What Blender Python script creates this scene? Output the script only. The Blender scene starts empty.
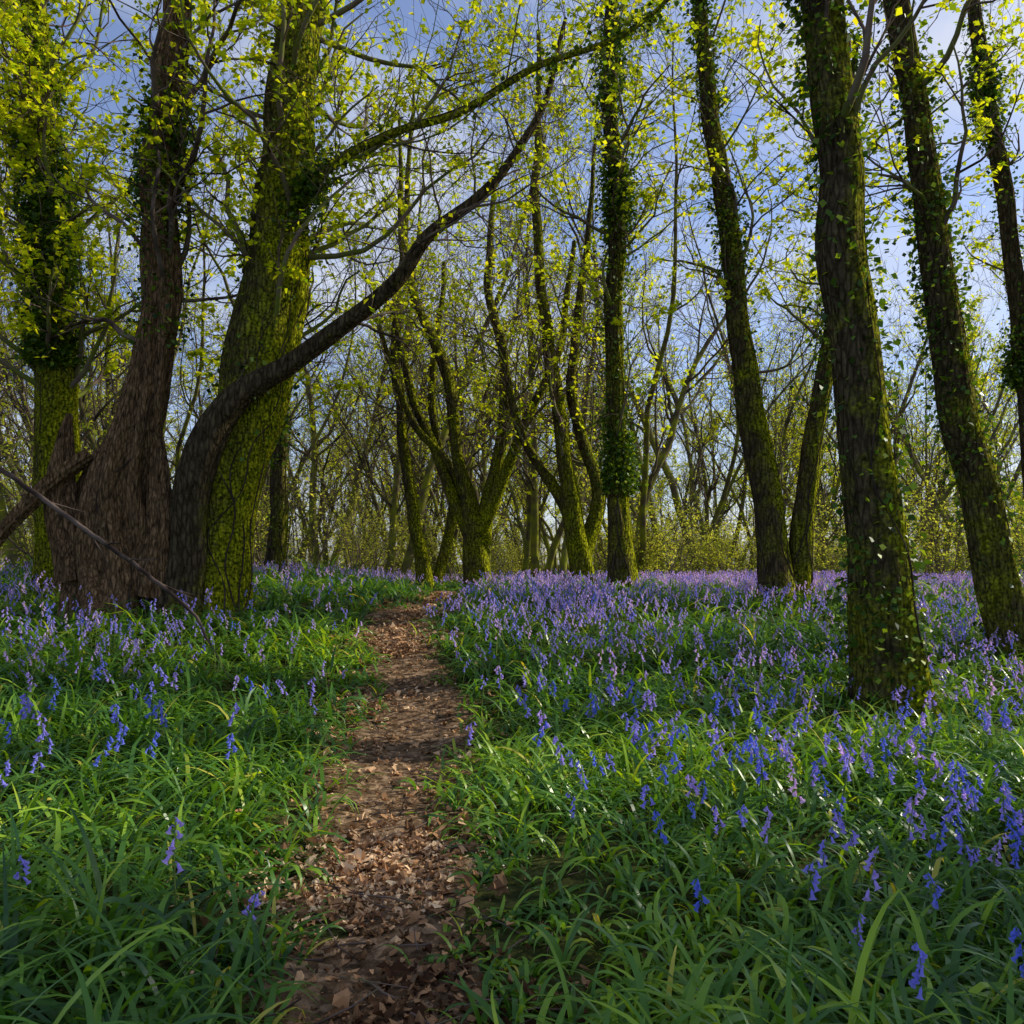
import bpy, math, numpy as np
from mathutils import Vector
R = math.radians
scene = bpy.context.scene

# ------------------------------------------------------------------ helpers
def norm(v):
    return v/np.maximum(np.linalg.norm(v,axis=-1,keepdims=True),1e-9)
def S(t):
    t=np.clip(t,0,1); return t*t*(3-2*t)
class Noise:
    def __init__(s,seed,n=22,dim=3):
        r=np.random.default_rng(seed); s.k=r.normal(0,1,(n,dim)); s.p=r.uniform(0,6.28,n); s.n=n
    def __call__(s,x):
        return np.sin(x@s.k.T+s.p).sum(-1)/math.sqrt(s.n/2)*0.6
NZ=Noise(3); NZ2=Noise(11); N2=Noise(5,18,2); N2b=Noise(9,18,2)

def path_c(y):
    y=np.asarray(y,float)
    return -0.05-0.122*y+0.10*np.clip(y-9.5,0,30)**1.3+.08*np.sin(y*1.1+.6)
def path_hw(y):
    y=np.asarray(y,float)
    return 0.35+0.06*np.sin(y*1.3)-0.10*S((y-6)/6)
def gh(x,y):
    x=np.asarray(x,float); y=np.asarray(y,float)
    z=0.86*S((y-3.2)/9.5)
    z=z-0.05*np.clip(x-0.5,0,6)*(1-S((y-8)/7))
    z=z+0.16*S((-x-1.2)/3)*S((y-3)/6)
    z=z-0.022*np.clip(y-15,0,60)
    z=z+0.035*N2(np.stack([x,y],-1)*0.8)+0.012*N2b(np.stack([x,y],-1)*3.0)
    z=z-0.06*np.exp(-((x-path_c(y))/0.5)**2)*(1-S((y-20)/8))
    return z

def mk_mesh(name,V,Q,mats,mi=None,var=None,smooth=True):
    me=bpy.data.meshes.new(name)
    V=np.ascontiguousarray(V,dtype=np.float32).reshape(-1,3); Q=np.ascontiguousarray(Q,dtype=np.int32).reshape(-1,4)
    me.vertices.add(len(V)); me.vertices.foreach_set("co",V.ravel())
    me.loops.add(Q.size); me.loops.foreach_set("vertex_index",Q.ravel())
    me.polygons.add(len(Q)); me.polygons.foreach_set("loop_start",np.arange(0,Q.size,4,dtype=np.int32))
    if mi is not None: me.polygons.foreach_set("material_index",np.ascontiguousarray(mi,dtype=np.int32))
    me.polygons.foreach_set("use_smooth",np.full(len(Q),smooth,dtype=bool))
    for m in mats: me.materials.append(m)
    if var is not None:
        a=me.attributes.new("var",'FLOAT','POINT'); a.data.foreach_set("value",np.ascontiguousarray(var,dtype=np.float32))
    me.update(calc_edges=True)
    return me
def mk_obj(name,me,parent=None,loc=(0,0,0)):
    o=bpy.data.objects.new(name,me); scene.collection.objects.link(o); o.location=loc
    if parent is not None: o.parent=parent
    return o
def empty(name,loc=(0,0,0)):
    o=bpy.data.objects.new(name,None); scene.collection.objects.link(o); o.location=loc; o.empty_display_size=.3
    return o
class Bld:
    def __init__(s): s.V=[];s.Q=[];s.M=[];s.A=[];s.n=0
    def add(s,V,Q,m=0,a=0.5):
        V=np.asarray(V).reshape(-1,3); Q=np.asarray(Q).reshape(-1,4)
        s.V.append(V); s.Q.append(Q+s.n); s.M.append(np.full(len(Q),m)); 
        s.A.append(np.full(len(V),float(a)) if np.ndim(a)==0 else np.asarray(a,float).ravel())
        s.n+=len(V)
    def mesh(s,name,mats,off=(0,0,0)):
        return mk_mesh(name,np.concatenate(s.V)-np.array(off),np.concatenate(s.Q),mats,np.concatenate(s.M),np.concatenate(s.A))

def tubes(P,Rd,sides):
    B,n,_=P.shape
    T=norm(np.gradient(P,axis=1)); mean=norm(T.mean(1))
    ref=norm(np.cross(mean,norm(np.array([0.31,0.9,0.2])+0*mean)))[:,None,:]
    N1=norm(np.cross(T,ref)); Nn=np.cross(T,N1)
    a=np.arange(sides)/sides*2*math.pi
    if Rd.ndim==2: Rd=Rd[:,:,None]
    D=np.cos(a)[None,None,:,None]*N1[:,:,None]+np.sin(a)[None,None,:,None]*Nn[:,:,None]
    V=P[:,:,None]+Rd[...,None]*D
    b=np.arange(B)[:,None,None]*n*sides; i=np.arange(n-1)[None,:,None]*sides; j=np.arange(sides)[None,None,:]
    j2=(j+1)%sides
    Q=np.stack([b+i+j,b+i+j2,b+i+sides+j2,b+i+sides+j],-1).reshape(-1,4)
    return V,Q,D
def catmull(pts,step=0.1):
    p=np.array(pts,float); p=np.vstack([2*p[0]-p[1],p,2*p[-1]-p[-2]]); out=[]
    for i in range(1,len(p)-2):
        L=np.linalg.norm(p[i+1,:3]-p[i,:3]); m=max(2,int(L/step)); t=np.linspace(0,1,m,endpoint=False)[:,None]
        out.append(0.5*((2*p[i])+(-p[i-1]+p[i+1])*t+(2*p[i-1]-5*p[i]+4*p[i+1]-p[i+2])*t**2+(-p[i-1]+3*p[i]-3*p[i+1]+p[i+2])*t**3))
    out.append(p[-2][None]); return np.vstack(out)
def grow(st,d,L,n,wig,up,r):
    B=len(st); P=np.zeros((B,n,3)); P[:,0]=st; d=norm(d)
    for i in range(1,n):
        d=norm(d+wig*r.normal(0,1,(B,3))+np.array([0,0,up])); P[:,i]=P[:,i-1]+d*(L/(n-1))[:,None]
    return P
def children(P,Rd,m,ang,t0,r):
    B,n,_=P.shape; T=norm(np.gradient(P,axis=1))
    t=r.uniform(t0,1,(B,m))*(n-1); i=np.minimum(t.astype(int),n-2); f=(t-i)[...,None]; b=np.arange(B)[:,None]
    st=P[b,i]*(1-f)+P[b,i+1]*f; tt=T[b,i]; rr=Rd[b,i]*(1-f[...,0])+Rd[b,i+1]*f[...,0]
    pr=norm(np.cross(tt,r.normal(0,1,(B,m,3)))); a=r.uniform(ang[0],ang[1],(B,m))[...,None]
    d=np.cos(a)*tt+np.sin(a)*pr
    return st.reshape(-1,3),d.reshape(-1,3),rr.ravel()
def leaves(p,size,r,w=0.36,d=None,flat=0.5,droop=-0.3):
    n=len(p)
    if d is None:
        d=r.normal(0,1,(n,3)); d[:,2]=d[:,2]*0.6+droop
    d=norm(d); up=norm(r.normal(0,flat,(n,3))+np.array([0,0,1]))
    sd=norm(np.cross(d,up)); nn=np.cross(sd,d); s=(size*r.uniform(.5,1.25,n))[:,None]
    V=np.stack([p,p+.45*d*s+w*sd*s+.12*nn*s,p+d*s,p+.45*d*s-w*sd*s+.12*nn*s],1)
    return V,np.arange(n*4).reshape(-1,4)

# ------------------------------------------------------------------ materials
def newmat(name):
    m=bpy.data.materials.new(name); m.use_nodes=True; nt=m.node_tree; nt.nodes.clear()
    return m,nt,nt.nodes,nt.links
def ramp(nodes,stops):
    c=nodes.new("ShaderNodeValToRGB"); e=c.color_ramp.elements
    while len(e)<len(stops): e.new(0.5)
    for k,(p,col) in enumerate(stops): e[k].position=p; e[k].color=(*col,1)
    return c
def leafmat(name,stops,trans=0.45,rough=0.45,spec=0.35,tint=(1.2,1.15,0.5),glossy=True):
    m,nt,N,L=newmat(name)
    at=N.new("ShaderNodeAttribute"); at.attribute_name="var"
    c=ramp(N,stops); L.new(at.outputs["Fac"],c.inputs[0])
    if glossy:
        p=N.new("ShaderNodeBsdfPrincipled"); p.inputs["Roughness"].default_value=rough; p.inputs["Specular IOR Level"].default_value=spec
    else: p=N.new("ShaderNodeBsdfDiffuse")
    L.new(c.outputs[0],p.inputs[0])
    t=N.new("ShaderNodeBsdfTranslucent"); mu=N.new("ShaderNodeMix"); mu.data_type='RGBA'; mu.blend_type='MULTIPLY'; mu.inputs[0].default_value=1
    L.new(c.outputs[0],mu.inputs[6]); mu.inputs[7].default_value=(*tint,1); L.new(mu.outputs[2],t.inputs[0])
    mx=N.new("ShaderNodeMixShader"); mx.inputs[0].default_value=trans
    L.new(p.outputs[0],mx.inputs[1]); L.new(t.outputs[0],mx.inputs[2])
    o=N.new("ShaderNodeOutputMaterial"); L.new(mx.outputs[0],o.inputs[0]); return m
def simplebark(name,c1,c2,moss):
    m,nt,N,L=newmat(name)
    tc=N.new("ShaderNodeTexCoord"); n1=N.new("ShaderNodeTexNoise"); n1.inputs["Scale"].default_value=3.5; n1.inputs["Detail"].default_value=2; L.new(tc.outputs["Object"],n1.inputs["Vector"])
    at=N.new("ShaderNodeAttribute"); at.attribute_name="var"
    ad=N.new("ShaderNodeMath"); ad.operation='ADD'; L.new(n1.outputs["Fac"],ad.inputs[0]); L.new(at.outputs["Fac"],ad.inputs[1])
    c=ramp(N,[(.35,c1),(.6,c2),(.85,moss)]); L.new(ad.outputs[0],c.inputs[0])
    p=N.new("ShaderNodeBsdfDiffuse"); L.new(c.outputs[0],p.inputs[0])
    o=N.new("ShaderNodeOutputMaterial"); L.new(p.outputs[0],o.inputs[0]); return m
def barkmat(name,c1,c2,moss1=(0.035,0.06,0.006),moss2=(0.52,0.52,0.018),scale=1.0,bump=0.6,mossbias=0.0):
    m,nt,N,L=newmat(name)
    tc=N.new("ShaderNodeTexCoord"); mp=N.new("ShaderNodeMapping"); mp.inputs["Scale"].default_value=(9*scale,9*scale,2.4*scale)
    L.new(tc.outputs["Object"],mp.inputs[0])
    n1=N.new("ShaderNodeTexNoise"); n1.inputs["Scale"].default_value=2.2; n1.inputs["Detail"].default_value=6; n1.inputs["Roughness"].default_value=.65; n1.inputs["Distortion"].default_value=.6
    L.new(mp.outputs[0],n1.inputs["Vector"])
    vo=N.new("ShaderNodeTexVoronoi"); vo.inputs["Scale"].default_value=2.2; vo.feature='DISTANCE_TO_EDGE'; L.new(mp.outputs[0],vo.inputs["Vector"])
    vr=N.new("ShaderNodeMapRange"); vr.inputs["From Max"].default_value=.22; vr.inputs["To Min"].default_value=.35; L.new(vo.outputs["Distance"],vr.inputs["Value"])
    c=ramp(N,[(0.3,c1),(0.7,c2)]); L.new(n1.outputs["Fac"],c.inputs[0])
    n2=N.new("ShaderNodeTexNoise"); n2.inputs["Scale"].default_value=2.3; n2.inputs["Detail"].default_value=6; n2.inputs["Roughness"].default_value=.7; L.new(tc.outputs["Object"],n2.inputs["Vector"])
    n3=N.new("ShaderNodeTexNoise"); n3.inputs["Scale"].default_value=32; n3.inputs["Detail"].default_value=3; L.new(tc.outputs["Object"],n3.inputs["Vector"])
    mc=ramp(N,[(0.35,moss1),(0.68,moss2)]); L.new(n3.outputs["Fac"],mc.inputs[0])
    at=N.new("ShaderNodeAttribute"); at.attribute_name="var"
    ad=N.new("ShaderNodeMath"); ad.operation='ADD'; L.new(n2.outputs["Fac"],ad.inputs[0]); L.new(at.outputs["Fac"],ad.inputs[1])
    mr=N.new("ShaderNodeMapRange"); mr.inputs["From Min"].default_value=.70-mossbias; mr.inputs["From Max"].default_value=1.02-mossbias; L.new(ad.outputs[0],mr.inputs["Value"])
    mx=N.new("ShaderNodeMix"); mx.data_type='RGBA'; L.new(mr.outputs[0],mx.inputs[0]); L.new(c.outputs[0],mx.inputs[6]); L.new(mc.outputs[0],mx.inputs[7])
    cm=N.new("ShaderNodeMix"); cm.data_type='RGBA'; cm.blend_type='MULTIPLY'; cm.inputs[0].default_value=.8; L.new(mx.outputs[2],cm.inputs[6]); L.new(vr.outputs[0],cm.inputs[7])
    p=N.new("ShaderNodeBsdfDiffuse"); L.new(cm.outputs[2],p.inputs["Color"])
    h=N.new("ShaderNodeMath"); h.operation='MULTIPLY_ADD'; L.new(vr.outputs[0],h.inputs[0]); h.inputs[1].default_value=.6; L.new(n1.outputs["Fac"],h.inputs[2])
    h2=N.new("ShaderNodeMath"); h2.operation='MULTIPLY_ADD'; L.new(n3.outputs["Fac"],h2.inputs[0]); h2.inputs[1].default_value=.5; L.new(h.outputs[0],h2.inputs[2])
    b=N.new("ShaderNodeBump"); b.inputs["Strength"].default_value=bump; b.inputs["Distance"].default_value=.05; L.new(h2.outputs[0],b.inputs["Height"])
    L.new(b.outputs[0],p.inputs["Normal"])
    o=N.new("ShaderNodeOutputMaterial"); L.new(p.outputs[0],o.inputs[0]); return m
M_bark=barkmat("bark_mossy",(0.028,0.022,0.013),(0.16,0.12,0.07),bump=1.0)
M_barkold=barkmat("bark_old",(0.035,0.02,0.011),(0.42,0.26,0.14),scale=1.3,bump=1.0,mossbias=-.14)
M_barkbg=simplebark("bark_distant",(0.03,0.025,0.018),(0.12,0.095,0.06),(0.24,0.25,0.03))
M_twig=simplebark("bark_twig",(0.045,0.032,0.027),(0.17,0.125,0.105),(0.14,0.17,0.03))
M_spring=leafmat("leaf_spring",[(0,(0.20,0.32,0.012)),(0.5,(0.52,0.60,0.018)),(1,(0.85,0.78,0.03))],trans=.62,glossy=False)
M_haze=leafmat("leaf_understorey",[(0,(0.24,0.32,0.04)),(0.5,(0.54,0.58,0.08)),(1,(0.85,0.76,0.16))],trans=.5,glossy=False)
M_ivy=leafmat("leaf_ivy",[(0,(0.018,0.05,0.008)),(0.6,(0.08,0.16,0.015)),(1,(0.34,0.44,0.022))],trans=.35,rough=.45,spec=.3)
M_blade=leafmat("bluebell_leaf",[(0,(0.03,0.10,0.03)),(0.45,(0.11,0.27,0.035)),(0.85,(0.38,0.58,0.04)),(1,(0.6,0.56,0.09))],trans=.45,rough=.36,spec=.5,tint=(1.5,1.25,.3))
M_stem=leafmat("bluebell_stem",[(0,(0.10,0.18,0.04)),(1,(0.24,0.30,0.08))],trans=.2,glossy=False)
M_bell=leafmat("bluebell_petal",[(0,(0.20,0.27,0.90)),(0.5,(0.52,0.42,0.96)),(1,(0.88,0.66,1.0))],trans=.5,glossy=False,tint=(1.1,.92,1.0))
M_litter=leafmat("dead_leaf",[(0,(0.06,0.03,0.018)),(0.35,(0.22,0.12,0.06)),(0.75,(0.54,0.31,0.16)),(1,(0.80,0.58,0.36))],trans=.12,glossy=False,tint=(1.1,.8,.5))

def soilmat(name,c1,c2,c3):
    m,nt,N,L=newmat(name)
    tc=N.new("ShaderNodeTexCoord")
    n1=N.new("ShaderNodeTexNoise"); n1.inputs["Scale"].default_value=14; n1.inputs["Detail"].default_value=7; n1.inputs["Roughness"].default_value=.7
    L.new(tc.outputs["Object"],n1.inputs["Vector"])
    vo=N.new("ShaderNodeTexVoronoi"); vo.inputs["Scale"].default_value=26; L.new(tc.outputs["Object"],vo.inputs["Vector"])
    sp=N.new("ShaderNodeSeparateColor"); L.new(vo.outputs["Color"],sp.inputs[0])
    ml=N.new("ShaderNodeMath"); ml.operation='MULTIPLY_ADD'; L.new(sp.outputs[0],ml.inputs[0]); ml.inputs[1].default_value=.35; L.new(n1.outputs["Fac"],ml.inputs[2])
    c=ramp(N,[(0.4,c1),(0.68,c2),(0.95,c3)]); L.new(ml.outputs[0],c.inputs[0])
    p=N.new("ShaderNodeBsdfDiffuse"); L.new(c.outputs[0],p.inputs["Color"])
    b=N.new("ShaderNodeBump"); b.inputs["Strength"].default_value=.8; b.inputs["Distance"].default_value=.03; L.new(ml.outputs[0],b.inputs["Height"]); L.new(b.outputs[0],p.inputs["Normal"])
    o=N.new("ShaderNodeOutputMaterial"); L.new(p.outputs[0],o.inputs[0]); return m
M_ground=soilmat("woodland_soil",(0.02,0.022,0.01),(0.05,0.06,0.02),(0.12,0.12,0.035))
M_path=soilmat("path_soil",(0.04,0.025,0.016),(0.15,0.095,0.055),(0.40,0.27,0.17))

# ------------------------------------------------------------------ ground + path
xs=np.concatenate([-np.geomspace(9,160,26)[::-1],np.arange(-8.8,8.9,.13),np.geomspace(9,160,26)])
ys=np.concatenate([-np.geomspace(1,60,14)[::-1],np.arange(-.8,17,.13),np.geomspace(17.2,320,44)])
X,Y=np.meshgrid(xs,ys); Z=gh(X,Y); nx,ny=len(xs),len(ys)
V=np.stack([X,Y,Z],-1).reshape(-1,3); i=np.arange(ny-1)[:,None]*nx; j=np.arange(nx-1)[None]
Q=np.stack([i+j,i+j+1,i+nx+j+1,i+nx+j],-1).reshape(-1,4)
mk_obj("ground",mk_mesh("ground",V,Q,[M_ground]))
yy=np.arange(-3,22,.07); uu=np.linspace(-1,1,17)
Yp,Up=np.meshgrid(yy,uu,indexing='ij')
edge=1+.22*N2b(np.stack([Yp*1.7,np.sign(Up)*3],-1))
Xp=path_c(Yp)+Up*path_hw(Yp)*1.45*edge
Zp=gh(Xp,Yp)+.018-.022*np.abs(Up)**4+.014*N2b(np.stack([Xp,Yp],-1)*9)*(1-np.abs(Up)**3)
n=len(uu); i=np.arange(len(yy)-1)[:,None]*n; j=np.arange(n-1)[None]
mk_obj("footpath",mk_mesh("footpath",np.stack([Xp,Yp,Zp],-1),np.stack([i+j,i+j+1,i+n+j+1,i+n+j],-1),[M_path]))

r=np.random.default_rng(21)
nl=24000; ly=1.2+13*r.random(nl)**1.6; lu=r.normal(0,.75,nl); lx=path_c(ly)+lu*path_hw(ly)*1.35
patch=N2b(np.stack([lx,ly],-1)*2.4)
cover=S(.45+1.1*patch); k=(np.abs(lu)<2.4)&(r.random(nl)<.18+.82*cover); lx,ly,patch=lx[k],ly[k],patch[k]; nl=len(lx)
lz=gh(lx,ly)+.020+.02*r.random(nl)
a=r.uniform(0,6.28,nl); s=r.lognormal(math.log(.0125),.55,nl).clip(.004,.042)*(1+.03*ly)
g=np.linspace(-1,1,3); gu,gv=np.meshgrid(g,g,indexing='ij'); gu=gu.ravel(); gv=gv.ravel()
shape=np.where((np.abs(gu)+np.abs(gv))>1.5,.55,1.0)
asp=r.uniform(.25,.85,nl)[:,None]
lu_=(gu*shape)[None]*s[:,None]*(1+.28*r.normal(0,1,(nl,9))); lv_=(gv*shape)[None]*asp*s[:,None]*(1+.28*r.normal(0,1,(nl,9)))
curl=r.uniform(-.6,.9,nl)
lw=curl[:,None]*(gu**2)[None]*s[:,None]*.8+.25*s[:,None]*r.normal(0,1,(nl,9))
tx=r.normal(0,.3,nl)
Vx=lx[:,None]+np.cos(a)[:,None]*lu_-np.sin(a)[:,None]*lv_; Vy=ly[:,None]+np.sin(a)[:,None]*lu_+np.cos(a)[:,None]*lv_
Vz=lz[:,None]+lw+np.abs(tx)[:,None]*lu_*.5
q=np.array([[0,1,4,3],[1,2,5,4],[3,4,7,6],[4,5,8,7]])
Q=(np.arange(nl)[:,None,None]*9+q[None]).reshape(-1,4)
lv=np.clip(r.random(nl)*.9+.12+.22*N2(np.stack([lx,ly],-1)*2.0),0,1)
mk_obj("fallen_leaves",mk_mesh("fallen_leaves",np.stack([Vx,Vy,Vz],-1),Q,[M_litter],var=np.repeat(lv,9),smooth=False))
nt_=420; ty=1.3+9*r.random(nt_)**1.3; tx=path_c(ty)+r.normal(0,.34,nt_); az=r.uniform(0,6.28,nt_)
P=grow(np.stack([tx,ty,gh(tx,ty)+.035],-1),np.stack([np.cos(az),np.sin(az),0*az],-1),r.uniform(.05,.35,nt_),4,.14,0,r)
V,Q,_=tubes(P,np.linspace(1,.5,4)[None]*r.uniform(.0015,.005,nt_)[:,None],5)
mk_obj("fallen_twigs",mk_mesh("fallen_twigs",V,Q,[M_twig],var=np.zeros(V.size//3)))

# ------------------------------------------------------------------ bluebell leaves
def blades(base,az,L,th,curl,w,n,r):
    s=np.linspace(0,1,n); B=len(base)
    ang=th[:,None]-curl[:,None]*s[None]**1.4
    ds=(L/(n-1))[:,None]
    hx=np.concatenate([np.zeros((B,1)),np.cumsum(np.cos(ang[:,1:])*ds,1)],1); hz=np.concatenate([np.zeros((B,1)),np.cumsum(np.sin(ang[:,1:])*ds,1)],1)
    hz=np.maximum(hz,.004)
    az2=az[:,None]+r.normal(0,.35,B)[:,None]*s[None]
    C=base[:,None]+np.stack([np.cos(az2)*hx,np.sin(az2)*hx,hz],-1)
    prof=np.maximum(.04,np.minimum(.55+1.6*s,1)*(1-s**3.2)); 
    tw=r.normal(0,.45,B)[:,None]*s[None]
    sd=np.stack([-np.sin(az2)*np.cos(tw),np.cos(az2)*np.cos(tw),np.sin(tw)],-1)
    W=(w[:,None]*prof[None])[...,None]*sd
    V=np.stack([C-W,C+W],2)
    b=np.arange(B)[:,None]*2*n; i=np.arange(n-1)[None]*2
    Q=np.stack([b+i,b+i+1,b+i+3,b+i+2],-1).reshape(-1,4); return V.reshape(-1,3),Q
def offpath(x,y,k=1.0):
    e=1+.5*N2b(np.stack([y*1.9,np.sign(x-path_c(y))*3],-1))
    return np.abs(x-path_c(y))>path_hw(y)*e*k
bb=Bld(); r=np.random.default_rng(31)
for (y0,y1,den,n,wm) in [(0.6,3.5,620,8,1.2),(3.5,6.5,500,6,1.2),(6.5,10,340,5,1.3),(10,16,210,4,1.6),(16,34,50,4,2.2)]:
    hwid=.72*y1+1.8; cnt=int((y1-y0)*2*hwid*den/7)
    cx=r.uniform(-hwid,hwid,cnt); cy=r.uniform(y0,y1,cnt); ok=(np.abs(cx)<.72*cy+1.8)&(offpath(cx,cy,1.05)|((r.random(cnt)<.24)&offpath(cx,cy,.68)))
    cx,cy=cx[ok],cy[ok]; cnt=len(cx); vig=np.clip(1+.34*N2(np.stack([cx,cy],-1)*1.6)+r.normal(0,.1,cnt),.45,1.6)
    edge=np.clip((np.abs(cx-path_c(cy))-path_hw(cy)*.7)/.6,0,1); vig=vig*(.42+.58*edge)
    m=7; ci=np.repeat(np.arange(cnt),m); az=r.uniform(0,6.28,cnt*m)
    px=cx[ci]+.02*np.cos(az)+r.normal(0,.022,cnt*m); py=cy[ci]+.02*np.sin(az)+r.normal(0,.022,cnt*m)
    L=r.uniform(.24,.50,cnt*m)*vig[ci]; th=r.uniform(.75,1.5,cnt*m); cu=r.uniform(.8,3.2,cnt*m); w=r.uniform(.005,.0115,cnt*m)*wm
    V,Q=blades(np.stack([px,py,gh(px,py)-.01],-1),az,L,th,cu,w,n,r)
    v=np.clip(.36+.16*N2b(np.stack([cx,cy],-1)*1.1)[ci]+r.normal(0,.19,cnt*m),0,.9); v[r.random(cnt*m)<.015]=1
    bb.add(V,Q,0,np.repeat(v,2*n))
mk_obj("bluebell_foliage",bb.mesh("bluebell_foliage",[M_blade]))

# ------------------------------------------------------------------ bluebell flowers
def bell_plant(seed,det):
    r=np.random.default_rng(seed); b=Bld(); H=r.uniform(.28,.42)
    n=9 if det==2 else (5 if det==1 else 3); t=np.linspace(0,1,n); bend=r.uniform(.04,.11); 
    P=np.stack([bend*t**3+.015*np.sin(3*t),.01*np.sin(4*t),H*(t-.16*t**5)],-1)[None]
    V,Q,_=tubes(P,(np.linspace(.0032,.0014,n)*(1 if det==2 else 1.4))[None],4 if det==2 else 3); b.add(V,Q,1,.5)
    nb={2:r.integers(6,12),1:r.integers(5,8),0:5}[det]
    sides={2:6,1:4,0:3}[det]; lo=r.uniform(.48,.66)
    for k in range(nb):
        tt=lo+(1-lo)*(k+.5)/nb; c=np.array([bend*tt**3+.015*math.sin(3*tt),.01*math.sin(4*tt),H*(tt-.16*tt**5)])
        az=r.normal(0,1.2) + (3.14 if r.random()<.2 else 0); out=np.array([math.cos(az),math.sin(az),0])
        st=c+out*(.013 if k<nb-1 else .006)+np.array([0,0,.003]); sc=(1.2-.45*k/nb)*(1 if det==2 else 1.05)
        if det==2:
            V,Q,_=tubes(np.stack([c,(c+st)/2+[0,0,.005],st])[None],np.full((1,3),.0011),3); b.add(V,Q,0,.3)
            zz=np.array([0,.003,.009,.016,.021,.0225]); rr=np.array([.0012,.0038,.0046,.0050,.0085,.0120])
        elif det==1: zz=np.array([0,.004,.015,.022]); rr=np.array([.001,.0048,.005,.0105])
        else: zz=np.array([0,.022]); rr=np.array([.003,.010])
        ax=norm(out*r.uniform(.15,.8)+np.array([0,0,-1])); P=st+ax*zz[:,None]*sc
        RR=np.repeat((rr*sc)[:,None],sides,1)
        V,Q,_=tubes(P[None],RR[None],sides); b.add(V,Q,0,.5)
    return np.concatenate(b.V),np.concatenate(b.Q),np.concatenate(b.M)
def scatter(bld,tpl,x,y,r,smin=.8,smax=1.2,vbase=.4):
    which=r.integers(0,len(tpl),len(x))
    for k,(V,Q,M) in enumerate(tpl):
        s=which==k; m=int(s.sum())
        if not m: continue
        a=r.uniform(0,6.28,m); sc=r.uniform(smin,smax,m); tx=r.normal(0,.13,m); ty=r.normal(0,.13,m)
        c,sn=np.cos(a)[:,None],np.sin(a)[:,None]
        W=V[None]*sc[:,None,None]
        Xr=W[...,0]*c-W[...,1]*sn+W[...,2]*tx[:,None]; Yr=W[...,0]*sn+W[...,1]*c+W[...,2]*ty[:,None]
        O=np.stack([Xr+x[s][:,None],Yr+y[s][:,None],W[...,2]+gh(x[s],y[s])[:,None]],-1)
        QQ=(np.arange(m)[:,None,None]*len(V)+Q[None]).reshape(-1,4)
        bld.V.append(O.reshape(-1,3)); bld.Q.append(QQ+bld.n); bld.M.append(np.tile(M,m))
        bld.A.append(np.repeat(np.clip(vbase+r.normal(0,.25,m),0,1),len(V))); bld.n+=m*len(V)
def fl_density(x,y):
    p=S(.5+.75*N2(np.stack([x,y],-1)*1.0+4))
    d=np.where(x>path_c(y), .16+.84*S((y-3.2)/4.4), .16+.34*S((y-5)/3.5))
    near=np.clip((np.abs(x-path_c(y))-path_hw(y))/1.7,0,1)
    return d*(.25+.75*p)*(.05+.95*near)
r=np.random.default_rng(41); fb=Bld()
for (y0,y1,den,det,nt_,vb) in [(1.3,6.5,80,2,10,.22),(6.5,11,90,1,8,.52),(11,17,80,1,6,.72),(17,34,34,0,4,.72)]:  # petal tone paints light: shade-blue near, sunlit pale lilac farther back
    tpl=[bell_plant(100*det+q+int(y0),det) for q in range(nt_)]
    hwid=.70*y1+1.5; cnt=int((y1-y0)*2*hwid*den); x=r.uniform(-hwid,hwid,cnt); y=r.uniform(y0,y1,cnt)
    k=(np.abs(x)<.7*y+1.5)&offpath(x,y,1.2)&(r.random(cnt)<fl_density(x,y)); scatter(fb,tpl,x[k],y[k],r,.8,1.2,vb)
mk_obj("bluebells",fb.mesh("bluebells",[M_bell,M_stem]))

# ------------------------------------------------------------------ trees
def stem_mesh(b,pts,r,seed,rough=.065,flare=.35,twist=0.15,ridges=.07,moss=.2,sides=36,step=.07,moss_sun_side=(0.8,0.1),rs=.87):
    C=catmull(pts,step); P=C[:,:3]; Rr=C[:,3]*rs; n=len(P)
    wob=.035*NZ(np.stack([P[:,2]*1.8+seed,P[:,2]*.7,P[:,2]*0],-1))[:,None]*np.array([1,.5,0]); P=P+wob*np.minimum(1,np.arange(n)/10)[:,None]
    a=np.arange(sides)/sides*2*math.pi; h=(P[:,2]-P[0,2])
    A,Hh=np.meshgrid(a,h); A2=A+twist*Hh
    q=np.stack([np.cos(A2)*1.8+seed,np.sin(A2)*1.8,Hh*1.1],-1); q2=np.stack([np.cos(A2)*6+seed,np.sin(A2)*6,Hh*3.5],-1)
    f=1+rough*1.2*NZ(q)+rough*.9*NZ2(q2)+ridges*(np.abs(np.sin(A2*4+.8*NZ(q)))-.5)
    f=f+flare*np.exp(-np.maximum(Hh,0)/.28)*(.7+.6*np.sin(A*4+seed)+.35*np.sin(A*7+seed*2))
    RR=Rr[:,None]*np.maximum(f,.25)
    V,Q,D=tubes(P[None],RR[None],sides)
    sidef=D[0]@np.array([moss_sun_side[0],moss_sun_side[1],0.])  # moss is boosted on the sunward side, painting sunlight into the bark colour
    mv=moss+.18*sidef+.16*np.exp(-np.maximum(Hh,0)/1.6)+.08*NZ(q*.7)
    b.add(V,Q,0,mv.ravel())
    return P,Rr,V[0],D[0]
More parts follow.
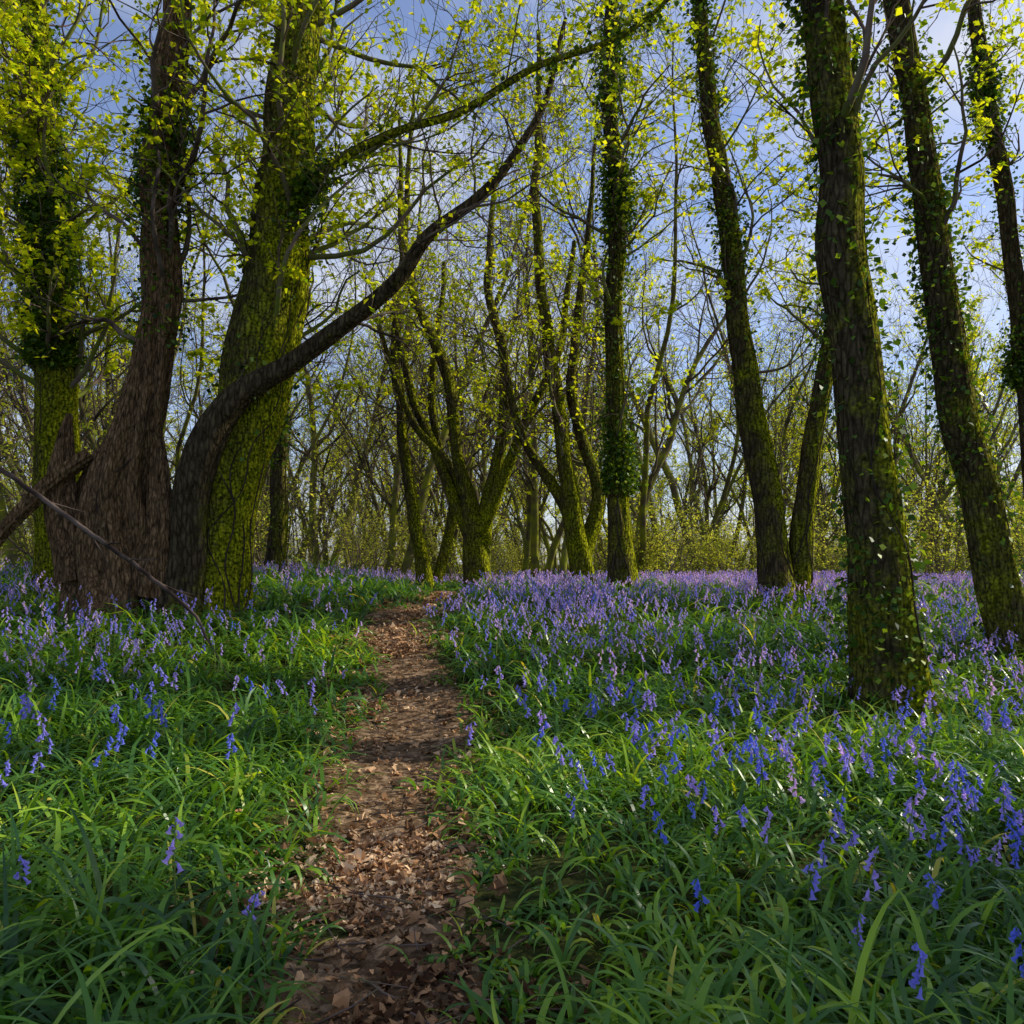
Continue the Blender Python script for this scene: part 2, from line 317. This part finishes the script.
def tree(name,stems,seed,n1=14,l1=(1.5,3.2),m2=5,m3=5,zmin=3.0,zmax=99,leafn=5000,leafs=.06,ivy=0,ivyz=(0,12),moss=.2,bark=None,leafmat_=None,up=.12,**kw):
    bark=bark or M_bark; leafmat_=leafmat_ or M_spring
    r=np.random.default_rng(seed); base=np.array(stems[0][0][:3]); par=empty(name,base)
    b=Bld(); tw=Bld(); iv=Bld(); lf=Bld(); 
    for si,pts in enumerate(stems):
        pts=[list(p) for p in pts]
        k2=dict(kw); 
        if si>0: k2['flare']=k2.get('flare',.35)*.3
        P,Rr,SV,SD=stem_mesh(b,pts,r,seed+si*3.1,moss=moss,**k2)
        ok=np.where((P[:,2]>zmin)&(P[:,2]<zmax))[0]
        if len(ok)>8 and n1>0:
            idx=r.choice(ok,n1); T=norm(np.gradient(P,axis=0))[idx]
            pr=norm(np.cross(T,r.normal(0,1,(n1,3)))); aa=r.uniform(.6,1.3,n1)[:,None]
            d=np.cos(aa)*T+np.sin(aa)*pr; L=r.uniform(l1[0],l1[1],n1); R0=np.minimum(Rr[idx]*r.uniform(.10,.30,n1),.04)
            P1=grow(P[idx],d,L,10,.22,up,r); R1=R0[:,None]*np.linspace(1,.25,10)[None]
            V,Q,_=tubes(P1,R1,7); tw.add(V,Q,0,moss*.6)
            s,d,rr=children(P1,R1,m2,(.5,1.1),.2,r); L=r.uniform(.5,1.5,len(s)); P2=grow(s,d,L,7,.24,up*.6,r); R2=np.minimum(rr*.6,.015)[:,None]*np.linspace(1,.3,7)[None]
            V,Q,_=tubes(P2,R2,4); tw.add(V,Q,0,0.)
            s,d,rr=children(P2,R2,m3,(.4,1.1),.15,r); L=r.uniform(.25,.75,len(s)); P3=grow(s,d,L,5,.2,.03,r); R3=np.minimum(rr*.6,.006)[:,None]*np.linspace(1,.45,5)[None]
            R3=np.maximum(R3,.0025); V,Q,_=tubes(P3,R3,3); tw.add(V,Q,0,0.)
            if leafn:
                m=int(leafn*.9)//len(stems); c=r.random(len(P3))**3.5+.02; pi=r.choice(len(P3),m,p=c/c.sum()); ti=r.integers(1,5,m)
                p=P3[pi,ti]+r.normal(0,.02,(m,3)); V,Q=leaves(p,leafs*1.1,r); lf.add(V,Q,0,np.repeat(np.clip(r.normal(.5,.25,m),0,1),4))
        sel=(SV[...,2]>ivyz[0])&(SV[...,2]<ivyz[1]); I=np.argwhere(sel)
        if ivy and len(I)>500 and len(P)>50:
            cl=NZ(SV[sel]*1.6+seed)+NZ2(SV[sel]*3.5)*.5; p=np.exp(1.5*cl); p/=p.sum()
            m=int(ivy/len(stems)); ii=I[r.choice(len(I),m,p=p)]; o=SD[ii[:,0],ii[:,1]]
            pos=SV[ii[:,0],ii[:,1]]+o*(r.exponential(.05,m)[:,None]+.005)+r.normal(0,.035,(m,3))
            V,Q=leaves(pos,.065,r,w=.42,d=o*.5+r.normal(0,.6,(m,3))+np.array([0,0,-.4]))
            iv.add(V,Q,0,np.repeat(np.clip(r.normal(.5,.28,m),0,1),4))
            ns=5; zz=np.linspace(0,min(5.5,P[-1,2]-P[0,2]-.2),90)
            for q in range(ns):
                a0=r.uniform(0,6.28); kk=np.clip(np.searchsorted(P[:,2]-P[0,2],zz*r.uniform(.6,1)),0,len(P)-1)
                aj=((a0+.5*np.sin(zz*1.5+q)+.3*np.sin(zz*4+q*2))/(2*math.pi)*SV.shape[1]).astype(int)%SV.shape[1]
                pp=SV[kk,aj]+SD[kk,aj]*.001; ker=np.ones(7)/7; pp=np.stack([np.convolve(np.pad(pp[:,c],3,mode='edge'),ker,'valid') for c in range(3)],-1)
                V,Q,_=tubes(pp[None],np.linspace(.011,.004,90)[None],5); tw.add(V,Q,0,-.2)
    mk_obj("trunk",b.mesh("trunk",[bark],base),par)
    if tw.n: mk_obj("branches",tw.mesh("branches",[M_twig],base),par)
    if lf.n: mk_obj("leaves",lf.mesh("leaves",[leafmat_],base),par)
    if iv.n: mk_obj("ivy",iv.mesh("ivy",[M_ivy],base),par)
    return par
def G(x,y): return float(gh(x,y))-.06

tree("oak_tree",[[(-3.40,9.8,G(-3.4,9.8),.40),(-3.30,9.8,2.0,.37),(-3.04,9.8,3.2,.42),(-2.8,9.8,4.6,.42),(-2.7,9.8,6.1,.34),(-2.57,9.8,7.8,.29),(-2.5,9.8,9.5,.22),(-2.3,9.8,11.5,.12),(-2.2,9.7,13,.04)],
 [(-2.7,9.7,4.9,.08),(-2.2,9.4,5.7,.062),(-1.4,9.2,6.1,.05),(-.6,9.1,6.3,.045),(.25,9.0,6.75,.04),(1.2,9.0,7.1,.03),(1.95,9.0,7.75,.02)]],
 seed=5,n1=26,l1=(1.8,3.6),zmin=3.6,zmax=8.6,leafn=9000,leafs=.07,moss=.42,ivy=3500,ivyz=(2.5,12))
tree("oak_tree",[[(-3.72,9.45,G(-3.7,9.6),.26),(-3.58,9.4,1.9,.20),(-3.42,9.35,2.65,.19),(-3.02,9.35,3.2,.15),(-2.42,9.35,3.56,.115),(-1.85,9.35,4.0,.095),(-1.32,9.3,4.47,.085),(-.92,9.3,4.98,.072),(-.36,9.3,5.43,.06),(.06,9.3,6.0,.045),(.4,9.3,6.65,.035),(.6,9.3,7.5,.02)]],
 seed=8,n1=20,l1=(1.0,2.4),zmin=3.9,leafn=2200,moss=.04,flare=.4,sides=26,ridges=.14,twist=.4,rs=.95)
tree("hollow_tree",[[(-4.42,9.5,G(-4.45,9.5),.47),(-4.42,9.5,1.7,.45),(-4.36,9.5,2.3,.40),(-4.15,9.5,2.9,.29),(-4.0,9.5,3.8,.22),(-3.96,9.5,4.9,.21),(-4.0,9.5,6.0,.20),(-3.9,9.5,7.1,.17),(-3.8,9.5,9,.12),(-3.7,9.4,11,.05)],
 [(-4.65,9.35,1.2,.24),(-4.85,9.3,2.0,.17),(-4.9,9.3,2.7,.09),(-4.85,9.3,3.0,.03)],
 [(-4.60,9.25,2.55,.07),(-4.95,9.15,2.2,.075),(-5.35,9.05,1.7,.06),(-5.65,9.0,1.2,.04)],
 [(-3.95,9.3,1.0,.20),(-3.80,9.35,1.7,.15),(-3.9,9.4,2.4,.10),(-4.0,9.45,3.2,.05)]],
 seed=12,n1=14,zmin=3.4,zmax=8.6,leafn=20000,leafs=.075,moss=-.02,bark=M_barkold,twist=.5,ridges=.32,rough=.13,flare=.5,sides=56,step=.05,ivy=20000,ivyz=(3.8,10),rs=.9)
tree("ivy_clad_tree",[[(-5.75,11,G(-5.8,11),.34),(-5.83,11,2.8,.29),(-5.96,11,4.4,.27),(-6.15,11,6.0,.23),(-6.3,11,7.6,.2),(-6.4,11,10,.13),(-6.4,11,12,.05)]],
 seed=17,n1=34,l1=(1.2,2.8),zmin=3.2,zmax=9,leafn=14000,leafs=.08,moss=.42,ivy=15000,ivyz=(3.9,11))
tree("ash_tree",[[(3.10,7.0,G(3.1,7),.34),(3.06,7,.9,.285),(2.96,7,1.89,.25),(2.87,7,2.88,.225),(2.77,7,3.94,.215),(2.75,7,4.76,.205),(2.65,7,5.83,.19),(2.55,7,7.2,.17),(2.5,7.1,9.5,.12),(2.6,7.1,12,.04)]],
 seed=23,n1=11,l1=(1.2,2.4),zmin=4.4,zmax=9,leafn=2400,leafs=.07,moss=.28,ivy=3600,ivyz=(.0,9),flare=.32,sides=44)
tree("ash_tree",[[(5.40,9.2,G(5.4,9.2),.27),(5.12,9.2,1.72,.225),(4.83,9.2,3.12,.205),(4.67,9.2,4.63,.19),(4.53,9.2,6.03,.17),(4.31,9.2,7.44,.15),(4.1,9.3,9.5,.1),(4.0,9.3,12,.04)]],
 seed=29,n1=10,l1=(1.2,2.2),zmin=4.4,zmax=8,leafn=2000,leafs=.07,moss=.28,ivy=3000,ivyz=(.5,9))
tree("ash_tree",[[(3.72,12,G(3.7,12),.29),(3.6,12,1.96,.23),(3.37,12,3.65,.2),(3.18,12,5.34,.17),(2.95,12,7.0,.15),(2.81,12,8.4,.13),(2.75,12,10.2,.09),(2.8,12,12.5,.03)],
 [(4.0,12.1,G(4,12),.21),(4.12,12.1,1.96,.18),(4.36,12.1,3.37,.15),(4.58,12.1,4.63,.13),(4.8,12.1,6.5,.10),(5.0,12,9,.04)]],
 seed=37,n1=12,l1=(1.2,2.4),zmin=3.6,zmax=9,leafn=4500,leafs=.075,moss=.3,ivy=5000,ivyz=(3.0,10))
tree("ivy_clad_tree",[[(1.69,13,G(1.7,13),.24),(1.65,13,2.31,.18),(1.6,13,3.84,.17),(1.58,13,5.36,.16),(1.62,13,6.9,.15),(1.55,13,8.4,.13),(1.6,13,10.5,.09),(1.6,13,13,.03)]],
 seed=43,n1=24,l1=(.8,2.2),zmin=3.0,zmax=11,leafn=5500,leafs=.078,moss=.32,ivy=10000,ivyz=(2.4,12))
tree("ivy_clad_tree",[[(7.9,12.6,G(7.8,12),.20),(7.75,12.6,2.5,.17),(7.6,12.6,5.05,.15),(7.4,12.6,7.2,.13),(7.1,12.6,9.3,.11),(6.9,12.6,12,.04)]],
 seed=47,n1=9,l1=(.8,1.7),zmin=5,zmax=10,leafn=1800,leafs=.08,moss=.2,ivy=5500,ivyz=(4.0,10))
tree("coppiced_tree",[[(-.62,16,G(-.66,16),.32),(-.72,16,2.0,.22),(-.85,16,2.7,.15),(-1.07,16,3.65,.13),(-1.26,16,4.96,.12),(-1.82,16,6.3,.09),(-2.1,16,7.8,.07),(-2.2,16,10,.03)],
 [(-.6,16,1.7,.20),(-.45,16,2.6,.15),(-.2,16,3.84,.13),(-.13,16,5.3,.11),(-.45,16,6.65,.09),(-.3,16,9,.04)],
 [(-.6,15.9,1.9,.15),(-.04,15.8,3.2,.12),(.34,15.8,4.1,.10),(.9,15.8,5.3,.08),(1.2,15.8,7.4,.05)],
 [(-.7,16,1.6,.14),(-1.3,16.2,3.0,.11),(-1.9,16.3,4.6,.09),(-2.3,16.3,6.3,.06)],
 [(-.5,16.1,1.5,.12),(-1.2,16.2,3.2,.09),(-1.9,16.2,4.1,.08),(-2.6,16.2,5.9,.05)]],
 seed=53,n1=12,l1=(1.,2.6),zmin=3,leafn=3400,leafs=.08,moss=.3,sides=20,step=.12)
tree("coppiced_tree",[[(1.3,15,G(1.2,15),.26),(.98,15,2.8,.17),(.84,15,4.2,.14),(.58,15,6.0,.11),(.45,15,8,.09),(.5,15,11,.03)],
 [(1.2,15.1,1.3,.18),(1.5,15.1,2.6,.13),(1.1,15.1,4.2,.11),(1.3,15.1,6.5,.08),(1.5,15,9,.03)],
 [(1.3,15.1,1.1,.14),(.9,15.1,2.4,.12),(.2,15.1,3.6,.09),(-.2,15.1,5.4,.06)]],
 seed=59,n1=14,l1=(1.,2.6),zmin=3,leafn=3200,leafs=.08,moss=.3,sides=20,step=.12)
tree("coppiced_tree",[[(-1.7,17,G(-1.7,17),.18),(-2.1,17,3.2,.13),(-2.3,17,5.6,.11),(-2.2,17,8,.08),(-2.0,17,11,.03)],
 [(-1.5,17.2,1.0,.13),(-1.2,17.2,2.6,.1),(-1.6,17.2,4.5,.09),(-1.4,17.2,7.5,.05)]],
 seed=61,n1=12,l1=(1.,2.6),zmin=3,leafn=2200,leafs=.08,moss=.3,sides=18,step=.12)
tree("hornbeam_tree",[[(-4.2,15,G(-4.2,15),.2),(-4.1,15,3,.16),(-4.3,15,6,.13),(-4.1,15,9,.08),(-4,15,12,.03)]],
 seed=67,n1=22,l1=(1.,2.6),zmin=2.4,leafn=10000,leafs=.085,moss=.2,ivy=2500,ivyz=(1.5,10),sides=18,step=.12)

br=Bld(); r=np.random.default_rng(71)
C=catmull([(-5.1,8.0,2.45,.026),(-4.2,7.7,1.92,.023),(-3.4,7.5,1.42,.020),(-2.75,7.3,.98,.015),(-2.50,7.1,.70,.009)],.08)
V,Q,_=tubes(C[None,:,:3]+r.normal(0,.005,(1,len(C),3)),C[None,:,3],7); br.add(V,Q,0,-.08)
s,d,rr=children(C[None,:,:3],C[None,:,3],7,(.4,1.0),.1,r); P=grow(s,d,r.uniform(.25,.8,7),6,.16,.0,r); V,Q,_=tubes(P,(rr*.45)[:,None]*np.linspace(1,.3,6)[None],5); br.add(V,Q,0,-.08)
mk_obj("fallen_branch",br.mesh("fallen_branch",[M_twig]))

# ------------------------------------------------------------------ background wood
def bg_tree(seed,H,leafn,leafs,low=2.5,n1=16,lean=.06,m2=6,m3=4,fine=.0045,thick=1.0,wig=.07,pw=3):
    r=np.random.default_rng(seed); b=Bld()
    nst=1 if r.random()<.5 else 2
    for q in range(nst):
        n=16; d=np.array([[r.normal(0,lean+.12*q),r.normal(0,lean+.12*q),1]]); P=grow(np.array([[0.15*q,0,-.3]]),d,np.array([H*r.uniform(.8,1)]),n,wig,.03,r)
        R0=H*.0105*thick*r.uniform(.6,1.1); Rr=R0*np.linspace(1,.12,n)[None]**.9; V,Q,_=tubes(P,Rr,8); b.add(V,Q,0,.28-.025*P[0,:,2].repeat(8))
        t0=low/H; s,d,rr=children(P,Rr,n1,(.4,1.0),t0,r); P1=grow(s,d,r.uniform(1.2,3.6,len(s)),8,.18,.12,r); R1=np.minimum(rr*.5,.045)[:,None]*np.linspace(1,.25,8)[None]
        V,Q,_=tubes(P1,R1,4); b.add(V,Q,0,0.05)
        s,d,rr=children(P1,R1,m2,(.4,1.0),.15,r); P2=grow(s,d,r.uniform(.6,1.6,len(s)),5,.18,.08,r); R2=np.maximum(np.minimum(rr*.6,.016)[:,None]*np.linspace(1,.35,5)[None],fine)
        V,Q,_=tubes(P2,R2,3); b.add(V,Q,1,0.)
        s,d,rr=children(P2,R2,m3,(.4,1.0),.1,r); P3=grow(s,d,r.uniform(.3,.9,len(s)),3,.2,.04,r); R3=np.full((len(s),3),fine)
        V,Q,_=tubes(P3,R3,3); b.add(V,Q,1,0.)
        m=leafn//nst; c=r.random(len(P3))**pw+.02; pi=r.choice(len(P3),m,p=c/c.sum()); p=P3[pi,r.integers(0,3,m)]+r.normal(0,.06,(m,3))
        V,Q=leaves(p,leafs,r); b.add(V,Q,2,np.repeat(np.clip(r.normal(.55,.25,m),0,1),4))
    return b.mesh("background_tree",[M_barkbg,M_twig,M_spring])
def shrub(seed,H,leafn,leafs):
    r=np.random.default_rng(seed); b=Bld(); k=9
    d=np.stack([r.normal(0,.5,k),r.normal(0,.5,k),np.ones(k)],-1); P=grow(r.normal(0,.12,(k,3))*[1,1,0],d,H*r.uniform(.6,1.1,k),8,.12,.03,r); Rr=.018*np.linspace(1,.3,8)[None].repeat(k,0)
    V,Q,_=tubes(P,Rr,4); b.add(V,Q,0,.1)
    s,d,rr=children(P,Rr,9,(.4,1.1),.15,r); P2=grow(s,d,r.uniform(.4,1.1,len(s)),5,.2,.05,r); V,Q,_=tubes(P2,np.full((len(s),5),.005),3); b.add(V,Q,0,0.)
    s,d,rr=children(P2,np.full((len(s),5),.005),4,(.4,1.1),.15,r); P3=grow(s,d,r.uniform(.2,.5,len(s)),3,.2,.05,r); V,Q,_=tubes(P3,np.full((len(s),3),.0035),3); b.add(V,Q,0,0.)
    pi=r.integers(0,len(P3),leafn); p=P3[pi,r.integers(0,3,leafn)]+r.normal(0,.05,(leafn,3)); V,Q=leaves(p,leafs,r); b.add(V,Q,1,np.repeat(np.clip(r.normal(.5,.25,leafn),0,1),4))
    return b.mesh("shrub",[M_twig,M_haze])
r=np.random.default_rng(83)
bgm=[bg_tree(200+k,r.uniform(11,15),[700,1700,2400,1000,3200,2000][k],.085,low=[3,2,2.5,4,2,3][k]) for k in range(6)]
bgs=[bg_tree(220+k,r.uniform(9,13),[500,1000,700,1300,600][k],.085,low=2.5,n1=11,m2=4,m3=4,lean=.20,thick=.95,wig=.14) for k in range(5)]
bg_shade=[bg_tree(230+k,13,[9500,8500][k],.135,low=2.5,pw=1) for k in range(2)]
bgf=[bg_tree(240+k,r.uniform(12,15),[2000,3400,4200,2800][k],.15,low=2,n1=14,m2=5,m3=2,fine=.009) for k in range(4)]
far=empty("background_trees"); used=[]
def place(par,meshes,n,y0,y1,xf,xo,mind,smin,smax,pw=1.0,nm="tree"):
    c=0; tr=0
    while c<n and tr<n*30:
        tr+=1; y=y0+(y1-y0)*r.random()**pw; x=r.uniform(-1,1)*(xf*y+xo)
        if any((x-a)**2+(y-b_)**2<mind**2 for a,b_ in used): continue
        if abs(x-path_c(y))<.9 and y<24: continue
        if y<22 and x>5: continue
        used.append((x,y)); o=mk_obj(nm,meshes[r.integers(len(meshes))],par,(x,y,float(gh(x,y))-.05)); o.rotation_euler=(0,0,r.uniform(0,6.28)); s=r.uniform(smin,smax); o.scale=(s,s,s*r.uniform(.9,1.15)); c+=1
place(far,bgs,84,18.5,46,.5,2,.9,.7,1.1,1.05)
place(far,bgm,50,20,48,.72,5,1.3,.75,1.1,1.2)
place(far,bgf,115,42,110,.75,6,2.0,.9,1.3,1.1)
for (x,y,k,s) in [(8.3,3.4,0,.95),(9.0,5.2,1,.9),(7.0,0.8,0,.9),(11.0,1.5,1,1.0),(13.0,4.6,0,1),(11.6,6.0,1,.95)]:  # unseen dense trees right of frame, added to shade the foreground
    o=mk_obj("tree",bg_shade[k],far,(x,y,float(gh(x,y))-.05)); o.rotation_euler=(0,0,r.uniform(0,6.28)); o.scale=(s,s,s)
for (x,y,k,s) in [(-8.5,7,4,1),(-9.5,12,2,1),(-8,14.5,4,1),(-6.5,-3,2,1),(-10.5,16.5,4,1.1),(2.5,-6,2,1)]:
    o=mk_obj("tree",bgm[k],far,(x,y,float(gh(x,y))-.05)); o.rotation_euler=(0,0,r.uniform(0,6.28)); o.scale=(s,s,s)
sm=[shrub(300+k,r.uniform(2.2,3.6),[1000,1600,800,2000][k],.08) for k in range(4)]
th=empty("understorey_shrubs"); used=[]
place(th,sm,80,18,46,.7,5,.9,.5,1.2,1.3,"shrub")
place(th,sm,85,46,100,.75,6,1.2,1.4,2.4,1.0,"shrub")
for (x,y,s) in [(6.8,16.0,.8),(8.4,16.8,.9),(10.5,17,1.),(5.9,17.4,.8),(-7.6,10.5,1.1),(-6.8,13.5,1.1),(4.6,18,.7),(-3.3,18,.7),(2.6,18.5,.6),(-5,17,.9)]:
    o=mk_obj("shrub",sm[r.integers(4)],th,(x,y,float(gh(x,y))-.05)); o.scale=(s,s,s); o.rotation_euler=(0,0,r.uniform(0,6.28))

# ------------------------------------------------------------------ light, sky, camera
el=33.0; azd=Vector((0.955,0.30)).normalized(); az=math.atan2(azd.x,azd.y)
sd=Vector((azd.x*math.cos(R(el)),azd.y*math.cos(R(el)),math.sin(R(el))))
sl=bpy.data.lights.new("sun",'SUN'); sl.energy=5.0; sl.angle=R(.5); sl.color=(1,.93,.76)
so=bpy.data.objects.new("sun",sl); scene.collection.objects.link(so); so.rotation_euler=sd.to_track_quat('Z','Y').to_euler(); so.location=(20,10,20)
w=bpy.data.worlds.new("World"); scene.world=w; w.use_nodes=True; nt=w.node_tree; N=nt.nodes; L=nt.links; N.clear()
sk=N.new("ShaderNodeTexSky"); sk.sky_type='NISHITA'; sk.sun_disc=False; sk.sun_elevation=R(el); sk.sun_rotation=az; sk.air_density=1.0; sk.dust_density=.8; sk.ozone_density=2.5
tc=N.new("ShaderNodeTexCoord"); mp=N.new("ShaderNodeMapping"); mp.inputs["Scale"].default_value=(1,1,2.0); L.new(tc.outputs["Generated"],mp.inputs[0])
nz=N.new("ShaderNodeTexNoise"); nz.inputs["Scale"].default_value=3.4; nz.inputs["Detail"].default_value=6; nz.inputs["Roughness"].default_value=.55; L.new(mp.outputs[0],nz.inputs["Vector"])
cr=ramp(N,[(0.42,(.10,.10,.10)),(0.74,(.9,.9,.9))]); L.new(nz.outputs["Fac"],cr.inputs[0])
tn=N.new("ShaderNodeMix"); tn.data_type='RGBA'; tn.blend_type='MULTIPLY'; tn.inputs[0].default_value=1; L.new(sk.outputs[0],tn.inputs[6]); tn.inputs[7].default_value=(1.4,1.45,1.75,1)
mx=N.new("ShaderNodeMix"); mx.data_type='RGBA'; L.new(cr.outputs[0],mx.inputs[0]); L.new(tn.outputs[2],mx.inputs[6]); mx.inputs[7].default_value=(8.2,8.5,9.3,1)
bg=N.new("ShaderNodeBackground"); bg.inputs[1].default_value=.10; L.new(mx.outputs[2],bg.inputs[0])
o=N.new("ShaderNodeOutputWorld"); L.new(bg.outputs[0],o.inputs[0])

cam=bpy.data.cameras.new("camera"); co=bpy.data.objects.new("camera",cam); scene.collection.objects.link(co)
cam.sensor_width=36; cam.lens=18/.6; cam.clip_end=800; cam.clip_start=.05
co.location=(0,0,1.4); co.rotation_euler=(R(90+3.2),0,0); scene.camera=co
scene.view_settings.view_transform='Standard'; scene.view_settings.look='None'; scene.view_settings.exposure=0
